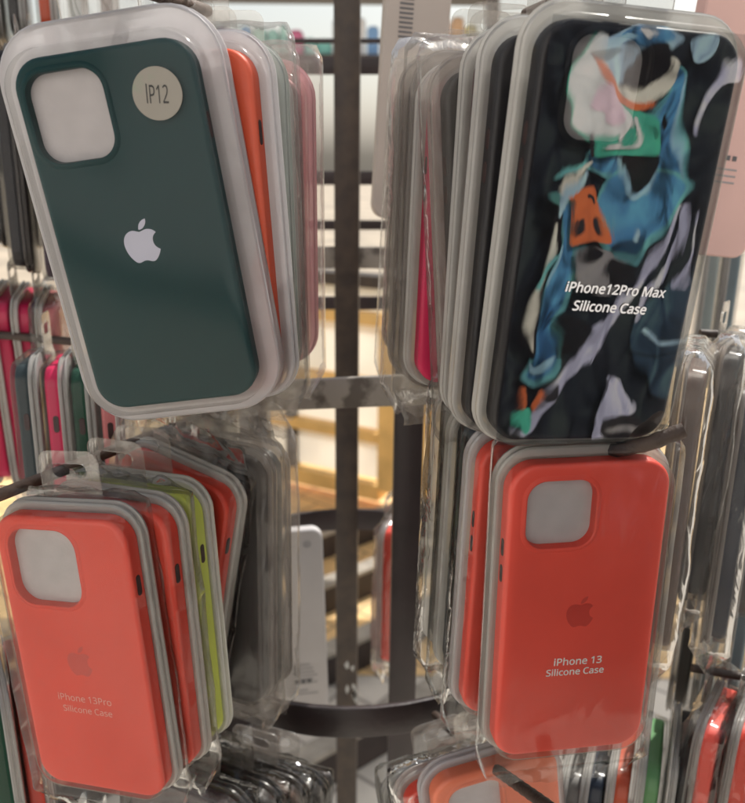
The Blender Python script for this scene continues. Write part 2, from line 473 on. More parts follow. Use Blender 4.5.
GUL, GUR = 'cases hanging on the upper left rod', 'cases hanging on the upper right rod'
GLL, GLR = 'cases hanging on the lower left rod', 'cases hanging on the lower right rod'
package(TEAL, 'teal', 'dark teal phone case with pale apple emblem and round silver IP12 sticker', GUL, 'small', 0.0095, .013, '12', thick=.0095,
        emblem=(.0178, -.0010, 'emblem_pale'), dome='dome', tray='frost', slot='right', extra=ip12_sticker)
package(PMAX, 'black', 'black phone case lettered iPhone 12Pro Max under a shiny reflecting bag', GUR, 'max', .0045, .007, '12max',
        slot='left', tray='frost_warm', extra=mirror_wrap)
package(PRO13, 'coral', 'coral phone case lettered iPhone 13Pro, frontmost on the lower left rod', GLL, 'small', .0030, .0045, '13pro',
        emblem=(.0165, -.0005, 'emblem_coral'),
        text=[('iPhone 13Pro', .0315, -.0012, -.0220, 0, 'pink_print', 0, 0), ('Silicone Case', .029, -.0005, -.0285, 0, 'pink_print', 0, 0)], slot='right', tray='frost_warm', bag=3, loose=.8, bagmat='bag_soft')
package(C13, 'red', 'red coral phone case lettered iPhone 13, frontmost on the lower right rod', GLR, 'small', .0038, .0055, '13',
        emblem=(.0155, .002, 'emblem_coral'),
        text=[('iPhone 13', .0235, .001, -.0240, R(1), 'white_print', 0, 0), ('Silicone Case', .0285, .0, -.0296, R(1), 'white_print', 0, 0)], slot='left', tray='frost_warm', bag=41, loose=.35, bagmat='bag_soft')

def behind(M0, items, group, yaw0, step_dir, **kw):
    """packages further back on the same rod"""
    loc = M0.translation.copy()
    for it in items:
        st, dx, dz, yaw, roll, tilt, colour, label = it[:8]
        opts = dict(kw); opts.update(it[8] if len(it) > 8 else {})
        loc = loc + step_dir*st
        side = Vector((math.cos(R(yaw)), math.sin(R(yaw)), 0))
        package(wpose(loc + side*dx + Vector((0, 0, dz)), yaw, roll, tilt), colour, label, group, **opts)

# upper left rod
behind(TEAL, [
 (.026, .010, .002, -12, -3, 2, 'orange', 'bright orange phone case just behind the dark teal one', dict(slot='right', tray='frost')),
 (.026, .006, .004, -6, -1, 2, 'mist', 'pale grey green phone case behind the bright orange one', dict(bagmat='bag_hazy', bag=5, tray='frost_mint')),
 (.022, .002, .0, -5, -1, 1, 'lavender', 'pale lavender phone case second from the back of the upper left rod', dict(bagmat='bag_hazy', bag=6, tray='frost')),
 (.027, .006, .004, -4, 0, 1, 'pale_pink', 'pale pink phone case at the back of the upper left rod', dict(bagmat='bag_hazy', bag=7, tray='frost_pink')),
], GUL, 0, Vector((.16, .985, -.05)), m=.006, mt=.008)

# upper right rod
behind(PMAX, [
 (.024, -.004, .0, 12, 2, 2, 'black', 'black phone case directly behind the shiny bagged one lettered 12Pro Max', {}),
 (.021, -.002, .0, 10, 1, 2, 'maroon', 'very dark maroon phone case third from the front of the upper right rod', {}),
 (.022, -.002, -.004, 13, -5, 2, 'charcoal', 'charcoal phone case leaning over the hot pink one on the upper right rod', dict(bagmat='bag_hazy', bag=8, tray='smoky')),
 (.024, -.010, .0, 11, 1, 2, 'hot_pink', 'hot pink phone case among dark ones on the upper right rod', dict(size='small')),
 (.021, -.003, .002, 12, 1, 1, 'black', 'black phone case behind the hot pink one on the upper right rod', dict(bagmat='bag_hazy', bag=9, tray='smoky')),
 (.021, -.004, .003, 13, 1, 1, 'plum', 'dark plum phone case second from the back of the upper right rod', dict(bagmat='bag_hazy', bag=10, tray='smoky')),
 (.021, -.004, .004, 15, 2, 1, 'black', 'black bagged phone case at the back of the upper right rod', dict(bagmat='bag_hazy', bag=11, size='small', tray='smoky')),
], GUR, 0, Vector((-.25, .968, -.05)), size='max', m=.0045, mt=.007, slot='left', tray='frost_clear')

# lower left rod
behind(PRO13, [
 (.024, .004, .0, -21, -2, 1, 'coral', 'second coral phone case, between the lettered 13Pro one and the lime one', dict(slot='right', tray='frost_warm', bag=31, bagmat='bag_soft', top=.010)),
 (.022, .003, .0, -20, -2, 1, 'lime', 'lime green phone case on the lower left rod', dict(slot='right', tray='frost_warm')),
 (.030, -.009, .002, -26, 12, 1, 'coral', 'third coral phone case, tilted, behind the lime one', dict(slot='right', tray='frost_warm', bag=32, bagmat='bag_soft', top=.022)),
 (.024, .002, -.004, -22, 2, 1, 'black', 'black phone case in a crinkled bag behind the tilted coral one', dict(bagmat='bag_hazy', top=.020, bag=12, loose=1.5, size='max', tray='smoky')),
 (.020, .0, -.008, -18, 1, 1, 'slate', 'slate phone case in a loose bag at the back of the lower left rod', dict(bagmat='bag_hazy', top=.022, bag=13, loose=1.6, size='max', tray='smoky')),
], GLL, 0, Vector((.40, .90, .0)), m=.0030, mt=.0045, hole=None)

# lower right rod
behind(C13, [
 (.030, -.003, .0, 9, 1, 1, 'red', 'second red phone case, behind the one lettered iPhone 13', dict(bag=14, tray='frost')),
 (.028, -.002, .004, 10, 1, 1, 'slate', 'dark slate phone case behind the second red one on the lower right rod', dict(bag=15)),
 (.022, -.002, .006, 10, 1, 1, 'grey', 'grey phone case at the back of the lower right rod', dict(bag=16)),
], GLR, 0, Vector((-.26, .96, .0)), m=.0042, mt=.006, slot='left')

exec_rest = True
# ------------------------------------------------------------------ other racks' packages
def placed(px, py, z, yaw, roll, tilt, colour, label, group, **kw):
    return package(wpose(at(px, py, z), yaw, roll, tilt), colour, label, group, **kw)
G = 'dark cases hanging at the upper left edge'
placed(8, 165, .60, -72, -8, 0, 'black', 'black phone case seen edge on at the upper left, leftmost of the row', G, tray='smoke_dark')
placed(40, 176, .60, -72, -8, 0, 'plum', 'dark plum phone case seen edge on, left of the dark teal one', G, tray='smoke_dark')
placed(22, 150, .66, -72, -8, 0, 'charcoal', 'charcoal phone case between the black and plum ones at the upper left', G, tray='smoke_dark')
placed(-14, 150, .66, -72, -8, 0, 'navy', 'navy phone case cut by the left edge of the photo, upper left', G, tray='smoke_dark')
for x, c, l in ((-18, 'brown', 'brown phone case in the top left corner, deepest of its row'), (6, 'charcoal', 'charcoal phone case whose lower end shows in the top left corner'), (36, 'rust', 'rust red phone case whose lower end shows above the dark teal one'),
             (66, 'mist', 'pale grey green phone case whose lower end shows above the dark teal one'), (96, 'brown', 'brown phone case whose lower end shows above the dark teal one')):
    placed(x, -52, .68, -72, -8, 0, c, l, G)
G = 'hot pink cases at the left edge'
for i, l in enumerate(('leftmost hot pink phone case in the row at the left edge', 'second hot pink phone case from the left edge', 'third hot pink phone case from the left edge, behind the iron rod')):
    placed(6 + i*21, 380 + i*2, .66, 104, -5, 0, 'hot_pink', l, G, bag=None, slot=None)
placed(70, 387, .66, 104, -5, 0, 'rose', 'rose pink phone case at the end of the hot pink row by the teal one', G, bag=17)
G = 'edge on cases between the pink row and the teal case'
for x, y, c, l in ((35, 470, 'slate', 'slate phone case seen edge on beneath the left iron rod'), (62, 472, 'hot_pink', 'hot pink phone case seen edge on between two slate ones'),
                   (86, 474, 'forest', 'dark green grey phone case seen edge on right of the hot pink one'), (112, 478, 'rose', 'rose pink phone case seen edge on below the teal one')):
    placed(x, y, .53, -76, -5, 0, c, l, G, slot='right')
G = 'cases at the lower left corner'
placed(22, 765, .52, -60, -6, 0, 'red', 'red phone case at the lower left corner behind the 13Pro one', G)
placed(-4, 790, .50, -60, -6, 0, 'forest', 'dark green phone case at the lower left corner', G)
G = 'dark cases hanging at the lower left of the open gap'
for i, (x, y, z, c, l) in enumerate(((262, 860, .58, 'charcoal', 'charcoal phone case rearmost of the low dark group'), (240, 866, .555, 'brown', 'brown grey phone case second from the back of the low dark group'),
                                   (214, 875, .53, 'charcoal', 'charcoal phone case third from the back of the low dark group'), (180, 885, .505, 'plum', 'dark plum phone case frontmost of the low dark group'))):
    placed(x, y, z, -14 - i*2, 5, 0, c, l, G, tray='smoke_dark', bag=18 + i, dome='dome_hazy')
G = 'cases on the lowest right rod'
placed(505, 868, .47, 14, -8, 0, 'peach', 'peach orange phone case on the lowest right rod below the red iPhone 13 one', G, hole='13', tray='frost')
placed(478, 870, .495, 15, -9, 0, 'coral', 'coral phone case behind the peach orange one on the lowest rod', G, bag=23)
placed(462, 864, .52, 16, -9, 0, 'charcoal', 'charcoal phone case at the back of the lowest right rod', G, bag=24)
G = 'dark bagged cases right of the red one'
placed(690, 500, .44, 66, 5, 0, 'brown', 'dark brown bagged phone case seen edge on right of the red iPhone 13 one', G, tray='smoky', bagmat='bag_hazy', bag=25, loose=1.0)
placed(728, 470, .50, 60, 6, 0, 'charcoal', 'charcoal bagged phone case in crinkled film at the right edge', G, tray='smoky', bagmat='bag_hazy', bag=26, loose=1.2)
placed(742, 510, .50, 66, 7, 0, 'navy', 'navy phone case seen edge on at the right edge', G, tray='smoky', bagmat='bag_hazy', bag=27, loose=.8)
placed(765, 500, .56, 66, 6, 0, 'grey', 'grey phone case at the right edge behind the navy one', G)
for x, y, z, c, l in ((724, 612, .62, 'mist', 'pale mint grey phone case far behind the navy one at the right edge'), (750, 606, .64, 'blue_grey', 'blue grey phone case far behind the navy one, cut by the right edge'),
                      (700, 610, .66, 'grey', 'grey phone case low behind the dark brown bagged one at the right')):
    placed(x, y, z, 64, 5, 0, c, l, 'cases deep in the right hand rack')
G = 'cases at the lower right corner'
for x, y, z, c, l, b in ((578, 850, .56, 'grey', 'grey phone case seen edge on below the red iPhone 13 one', None), (598, 850, .555, 'navy', 'navy phone case seen edge on beside the rust orange one', None),
                    (622, 848, .55, 'rust', 'rust orange phone case left of the green one at the lower right', None), (650, 842, .545, 'green', 'leaf green phone case at the lower right', None),
                    (680, 835, .54, 'black', 'black phone case between the green and red ones at the lower right', None), (712, 812, .53, 'red', 'red phone case under the lower right iron rod, left of two', 28),
                    (746, 812, .53, 'coral', 'red coral phone case under the lower right iron rod at the edge', 29)):
    placed(x, y, z, 56 if x > 700 else 68, 6, 0, c, l, G, bag=b)
G = 'cases at the upper right edge'
for x, c, l in ((712, 'mist', 'pale phone case seen edge on at the right edge under the pink card'), (732, 'blue_grey', 'blue grey phone case at the right edge under the pink card')):
    placed(x, 300, .75, 70, 2, 0, c, l, G)

# ------------------------------------------------------------------ backs of boxes
def back_card(mw, w, h, mat, label, prints, hole=None):
    root = empty('boxed_phone_case', mw @ Matrix.Translation((0, 0, -h/2))); tag(root, label, 'phone case')
    bm = bmesh.new()
    loft(bm, [[(x, y, z + h/2) for x, z in rrect(w - 2*e, h - 2*e, .011)] for e, y in ((.001, 0), (0, .001), (0, .010), (.002, .012))])
    link('card_back', mesh(bm, 30), M[mat], root)
    bm = bmesh.new()
    for x0, x1, z0, z1, soft in prints:
        if not soft: box(bm, x0, x1, -.0004, -.0001, z0 + h/2, z1 + h/2)
    if bm.faces: link('barcode', mesh(bm, 0), M['ink'], root)
    else: bm.free()
    bm = bmesh.new()
    for x0, x1, z0, z1, soft in prints:
        if soft: box(bm, x0, x1, -.0004, -.0001, z0 + h/2, z1 + h/2)
    if bm.faces: link('small_print', mesh(bm, 0), M['ink_soft'], root)
    else: bm.free()
    if hole:
        bm = bmesh.new(); ring = [(hole[0] + .004*math.cos(2*math.pi*k/20), hole[1] + h/2 + .004*math.sin(2*math.pi*k/20)) for k in range(20)]
        loft(bm, [[(x, -.0003, z) for x, z in ring], [(x, -.0001, z) for x, z in ring]]); link('punch_hole', mesh(bm, 0), M['ink_soft'], root)
    return root
random.seed(5)
pr = []
for i in range(9):
    z = -.045 - i*.0042
    pr.append((-.012, -.012 + random.uniform(.022, .044), z, z + .0013, True))
for i in range(3): pr.append((.008 + i*.006, .0125 + i*.006, -.066, -.0610, False))
back_card(wpose(at(284, 628, .78), 10, -1.5, 0), .082, .205, 'card', 'white card back of a boxed case with small print, hanging in the open gap', pr, (.026, .088))
pr = [(-.0140, -.0035, .047 - i*.0032, .0484 - i*.0032, False) for i in range(9)]
back_card(wpose(at(414, 70, .60), 12, 3, 0), .050, .22, 'card_beige', 'beige card back with a barcode beside the upper right cases', pr)
pr = [(.002 + i*.005, .005 + i*.005, -.042, -.039, False) for i in range(2)] + [(-.004, .012, -.048 - i*.004, -.047 - i*.004, True) for i in range(3)]
back_card(wpose(at(738, 90, .50), 16, 6, 0), .070, .205, 'card_pink', 'pink card back with small print right of the shiny bagged case', pr)
placed(402, 585, .85, 70, 1, 0, 'coral', 'coral bagged phone case deep in the rack behind the dark post', None, bag=30)

# ------------------------------------------------------------------ the rack
rack = empty('spinner_display_rack', Matrix.Translation((0.0, .72, 0)))
tag(rack, 'dark iron spinner rack with curved hoops, posts and hook rods holding the cases', 'display rack')
IV = rack.matrix_world.inverted()
def rpart(name, me, mat):
    me.transform(IV); o = link(name, me, mat, rack); return o
def down(p, z): return Vector((p.x, p.y, z))
# middle post, an angle iron of two faces
p0 = at(347, 600, .98)
a, b = down(p0, 0.0), down(p0, 2.0)
rpart('middle_post', bar_between(a, b, .026, .030, Vector((0, 1, 0))), M['iron_brown'])
# right post
p1 = at(405, 560, .70)
rpart('post', bar_between(down(p1, 0.0), down(p1, 1.31), .024, .024, Vector((0, 1, 0))), M['iron'])
p2 = at(263, 640, .70)
rpart('post', bar_between(down(p2, 0.0), down(p2, 1.31), .022, .024, Vector((0, 1, 0))), M['iron'])
def hoop(cx, cy, cz, r, a0, a1, h, t, mat, name='hoop'):
    bm = bmesh.new(); rings = []
    n = 48
    for i in range(n + 1):
        q = R(a0 + (a1 - a0)*i/n); d = Vector((math.cos(q), math.sin(q), 0)); c = Vector((cx, cy, cz)) + d*r
        rings.append([tuple(c + d*u + Vector((0, 0, w))) for u, w in rrect(t, h, .001, 2)])
    loft(bm, rings, (a1 - a0 < 359,)*2)
    rpart(name, mesh(bm, 50), mat)
near = at(345, 722, .60); far = at(345, 502, .93)
hr = (far.y - near.y)/2
hoop(near.x, near.y + hr, near.z, hr, 0, 360, .026, .005, M['iron'])
# straight grey bars
rpart('cross_bar', bar_between(at(262, 396, .60), at(446, 388, .58), .006, .023), M['iron_grey'])
rpart('cross_bar', bar_between(at(300, 257, .86), at(400, 258, .86), .006, .023), M['iron_grey'])
rpart('cross_bar', bar_between(at(285, 66, .95), at(430, 66, .95), .006, .019), M['iron'])
for y in (41, 178, 225, 303):
    rpart('cross_bar', bar_between(at(290, y, 1.02), at(400, y, 1.02), .005, (.017 if y in (178, 303) else .012 if y in (225,) else .006)), M['iron'])
# hook rods
def rod(pts, r, mat, ribs=0):
    rpart('hook_rod', tube_mesh(pts, r, 10, ribs), mat)
rod([at(262, 396, .60), at(150, 436, .468), at(0, 495, .386), at(-60, 518, .36)], .0031, M['rust_rod'])
rod([at(446, 388, .58), at(560, 452, .41), at(622, 449, .352), at(650, 443, .345), at(684, 430, .342)], .0032, M['dark_rod'], .003)
rod([at(435, 715, .60), at(470, 748, .52), at(490, 765, .455), at(548, 806, .40), at(600, 850, .36)], .0031, M['dark_rod'], .003)
rod([Vector((-.085, .44, 1.519)), Vector((-.10, .344, 1.514)), Vector((-.13, .26, 1.514))], .0031, M['rust_rod'])
rod([Vector((.075, .44, 1.519)), Vector((.095, .32, 1.516)), Vector((.12, .25, 1.516))], .0031, M['rust_rod'])
# chipped paint on the post
bm = bmesh.new()
q = at(352, 670, .955)
for i in range(7):
    a = q + Vector((random.uniform(-.006, .006), 0, random.uniform(-.03, .02)))
    ring = [(a.x + random.uniform(.001, .0035)*math.cos(k), q.y - .0165, a.z + random.uniform(.002, .008)*math.sin(k)) for k in [j*.785 for j in range(8)]]
    vs = [bm.verts.new(p) for p in ring]; bm.faces.new(vs)
rpart('paint_chip', mesh(bm, 0), M['paint_chip'])
bm = bmesh.new(); bmesh.ops.create_uvsphere(bm, u_segments=16, v_segments=10, radius=.0052, matrix=Matrix.Translation(at(221, 477, .50)))
rpart('knob', mesh(bm, 60), M['chrome'])

side = empty('neighbour_display_rack', Matrix.Translation((-.42, .62, 0)))
tag(side, 'neighbouring iron rack at the left whose thin rods carry the pink cases', 'display rack')
IVL = side.matrix_world.inverted()
def spart(name, me, mat, par, iv):
    me.transform(iv); return link(name, me, mat, par)
spart('hook_rod', tube_mesh([at(-60, 331, .60), at(0, 335, .60), at(78, 342, .60)], .0031), M['dark_rod'], side, IVL)
spart('post', bar_between(Vector((-.42, .62, 0)), Vector((-.42, .62, 1.9)), .024, .024, Vector((0, 1, 0))), M['iron'], side, IVL)
spart('cross_bar', bar_between(Vector((-.42, .62, 1.50)), at(-60, 331, .60), .008, .012), M['iron'], side, IVL)
side2 = empty('neighbour_display_rack', Matrix.Translation((.50, .62, 0)))
tag(side2, 'neighbouring iron rack at the right whose thin rods carry the red cases', 'display rack')
IVR = side2.matrix_world.inverted()
spart('hook_rod', tube_mesh([at(692, 668, .53), at(745, 677, .53), at(800, 686, .53)], .0028), M['dark_rod'], side2, IVR)
spart('hook_rod', tube_mesh([at(700, 333, .56), at(745, 336, .56), at(800, 340, .56)], .0028), M['dark_rod'], side2, IVR)
spart('post', bar_between(Vector((.50, .62, 0)), Vector((.50, .62, 1.9)), .024, .024, Vector((0, 1, 0))), M['iron'], side2, IVR)

# ------------------------------------------------------------------ background
def plane(name, pts, mat, kind='structure'):
    bm = bmesh.new(); bm.faces.new([bm.verts.new(p) for p in pts]); o = link(name, mesh(bm, 0), mat)
    if kind: o['kind'] = kind
    return o
def floor_mat(c1, c2, c3):
    m, n, o = nt('stone_floor')
    tc = N(n, 'ShaderNodeTexCoord')
    br = N(n, 'ShaderNodeTexBrick', Scale=2.2); br.inputs['Color1'].default_value = c1; br.inputs['Color2'].default_value = c2
    br.inputs['Mortar'].default_value = c3; br.inputs['Mortar Size'].default_value = .012
    mp = N(n, 'ShaderNodeMapping'); mp.inputs['Rotation'].default_value = (0, 0, R(38))
    n.links.new(tc.outputs['Object'], mp.inputs[0]); n.links.new(mp.outputs[0], br.inputs['Vector'])
    ns = N(n, 'ShaderNodeTexNoise', Scale=9.0, Detail=8.0); n.links.new(tc.outputs['Object'], ns.inputs['Vector'])
    mx = N(n, 'ShaderNodeMix', data_type='RGBA', blend_type='MULTIPLY'); mx.inputs[0].default_value = .4
    cr = N(n, 'ShaderNodeMapRange'); cr.inputs[1].default_value = .3; cr.inputs[2].default_value = .6; cr.inputs[3].default_value = .55; cr.inputs[4].default_value = 1
    n.links.new(ns.outputs['Fac'], cr.inputs[0]); n.links.new(br.outputs['Color'], mx.inputs[6]); n.links.new(cr.outputs[0], mx.inputs[7])
    p = N(n, 'ShaderNodeBsdfPrincipled', Roughness=.6); n.links.new(mx.outputs[2], p.inputs['Base Color']); n.links.new(p.outputs[0], o.inputs[0])
    return m
plane('ground', [(-60, -60, 0), (60, -60, 0), (60, 60, 0), (-60, 60, 0)], floor_mat((.74, .69, .60, 1), (.68, .63, .55, 1), (.34, .30, .26, 1)))
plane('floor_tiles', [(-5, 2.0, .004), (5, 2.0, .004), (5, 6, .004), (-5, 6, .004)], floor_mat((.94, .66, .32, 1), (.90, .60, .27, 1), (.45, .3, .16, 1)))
M['wood'] = principled('sunlit_pine', (.96, .62, .22), .5, .15, 8, .3, 60)
M['plank_top'] = principled('weathered_plank', (.40, .36, .30), .7, .2, 20, .5, 100)
M['dark_plank'] = principled('dark_plank_edge', (.05, .035, .03), .7, .2, 20)
M['white_wall'] = principled('white_plaster', (.90, .885, .89), .7, .04, 3)
M['tarp'] = principled('canvas', (.35, .31, .26), .8, .1, 3)

# sleepers lying on the floor at an angle
pl = empty('slatted_platform', Matrix.Translation((0, 2.4, 0)))
tag(pl, 'low slatted duckboard with dark edges on the sunny floor behind the rack', 'platform')
bm = bmesh.new(); bm2 = bmesh.new()
th = R(40); dv = Vector((math.cos(th), math.sin(th), 0)); nv = Vector((-math.sin(th), math.cos(th), 0))
for i in range(4):
    c = Vector((-.02, 1.66 + i*.40, 0))
    mw = Matrix(((dv.x, nv.x, 0, c.x), (dv.y, nv.y, 0, c.y - 2.4), (0, 0, 1, 0), (0, 0, 0, 1)))
    box(bm, -.9, .9, -.030, .028, .098, .110, mw)
    box(bm2, -.9, .9, -.028, .022, .006, .096, mw)
link('slats', mesh(bm, 0), M['plank_top'], pl); link('bearers', mesh(bm2, 0), M['dark_plank'], pl)

# wooden frame with white panes
def paper():
    m, n, o = nt('white_paper')
    ns = N(n, 'ShaderNodeTexNoise', Scale=4.0); mr = N(n, 'ShaderNodeMapRange'); mr.inputs[3].default_value = .35; mr.inputs[4].default_value = .75
    n.links.new(ns.outputs['Fac'], mr.inputs[0])
    d = N(n, 'ShaderNodeBsdfDiffuse', Color=(.85, .84, .80, 1)); t = N(n, 'ShaderNodeBsdfTranslucent', Color=(.95, .94, .9, 1)); x = N(n, 'ShaderNodeMixShader')
    n.links.new(mr.outputs[0], x.inputs[0]); n.links.new(d.outputs[0], x.inputs[1]); n.links.new(t.outputs[0], x.inputs[2]); n.links.new(x.outputs[0], o.inputs[0])
    return m
M['paper'] = paper()
fr = empty('wooden_window_frame', Matrix.Translation((-.1, 3.25, 0)))
tag(fr, 'sunlit pine frame with white panes standing on the floor far behind', 'frame')
def fbox(name, x0, x1, y0, y1, z0, z1, mat, rz=-28):
    bm = bmesh.new(); box(bm, x0, x1, y0, y1, z0, z1, Matrix.Rotation(R(rz), 4, 'Z')); link(name, mesh(bm, 0), mat, fr)
fbox('pane', -.95, .14, .02, .024, .12, .95, M['paper'])
for z, hh in ((.04, .07), (.30, .045), (.52, .05), (.80, .05), (.95, .05)): fbox('rail', -1.0, .16, -.03, .06, z, z + hh, M['wood'] if z < .9 else M['iron_brown'])
for x in (-.72, -.31): fbox('stile', x, x + .035, -.026, .056, .111, .949, M['iron_brown'])
fbox('side_panel', .165, .42, -.05, .05, .10, .80, M['wood'])

# far wall and shop shelf
plane('plaza', [(-40, 6.02, .004), (40, 6.02, .004), (40, 58, .004), (-40, 58, .004)], principled('pale_plaza', (.50, .41, .30), .7, .2, 1.2))
# shop front across the lane, behind the viewer: its sunlit plaster throws light on the cases
of = empty('shop_front', Matrix.Translation((0, -3.2, 0)))
tag(of, 'sunlit white plaster shop front across the lane', 'building')
def obox(name, x0, x1, y0, y1, z0, z1, mat):
    bm = bmesh.new(); box(bm, x0, x1, y0, y1, z0, z1); link(name, mesh(bm, 0), mat, of)
obox('wall', -6, 6, -.3, 0, .35, 4.6, M['white_wall'])
obox('plinth', -6, 6, -.28, .03, 0, .349, M['dark_plank'])
obox('door', 1.6, 2.5, -.01, .02, .35, 2.4, M['wood'])
obox('cornice', -6, 6, -.3, .12, 4.601, 4.8, M['white_wall'])
obox('window', -3.2, -1.9, -.01, .015, 1.1, 2.3, M['iron_brown'])
sh = empty('goods_shelf', Matrix.Translation((-.2, 5.2, 0)))
tag(sh, 'dark shelf stacked with small colourful goods far behind the rack', 'shelf')
bm = bmesh.new()
for z in (1.98, 2.34): box(bm, -.9, .9, -.2, .2, z, z + .035)
for x in (-.9, .87): box(bm, x, x + .03, -.19, .19, 0, 2.6)
link('shelf_frame', mesh(bm, 0), M['iron_brown'], sh)
random.seed(3)
GC = [(.75, .2, .35), (.25, .45, .75), (.8, .75, .3), (.85, .85, .85), (.5, .2, .6), (.9, .5, .2), (.3, .7, .6)]
GM = [principled('goods_%s' % n, c, .5) for n, c in zip(('pink', 'blue', 'yellow', 'white', 'violet', 'orange', 'mint'), GC)]
NMS = ('pink', 'blue', 'yellow', 'white', 'violet', 'orange', 'mint green')
for zi, z in enumerate((2.017, 2.377)):
    x = -.80; k = 0
    while x < .75:
        w = random.uniform(.05, .09); h = random.uniform(.09, .22); ci = random.randrange(7)
        bm = bmesh.new(); ring = rrect(w - .01, .2, .02, 3)
        loft(bm, [[(px, py, zz) for px, py in rrect(w - .01 - e, .2 - e, .02, 3)] for e, zz in ((.006, 0), (0, .006), (0, h - .02), (.01, h - .008), (.03, h))])
        o = link('goods_box', mesh(bm, 30), GM[ci]); o.location = (-.2 + x + w/2, 5.2, z)
        tag(o, 'small %s box on the %s shelf far behind' % (NMS[ci], ('lower', 'upper')[zi]), 'box', 'colourful boxes on the far shelf')
        x += w; k += 1

# unseen canvas cover, added to keep direct sun off the rack
aw = empty('sunshade', Matrix.Translation((0, 1.2, 0)))
tag(aw, 'unseen canvas cover added above the racks to block the sun', 'sunshade')
bm = bmesh.new(); g = []
for j in range(9):
    g.append([bm.verts.new((-3 + 6*i/12, .88 + 1.5*j/8, 2.45 - .05*math.sin(math.pi*i/3)**2 - .04*j)) for i in range(13)])
for j in range(8):
    for i in range(12): bm.faces.new((g[j][i], g[j][i+1], g[j+1][i+1], g[j+1][i]))
link('canvas', mesh(bm, 60), M['tarp'], aw)
for x in (-2.9, 2.9):
    bm = bmesh.new(); box(bm, x - .03, x + .03, 2.2, 2.26, 0, 2.12); link('pole', mesh(bm, 0), M['iron'], aw)

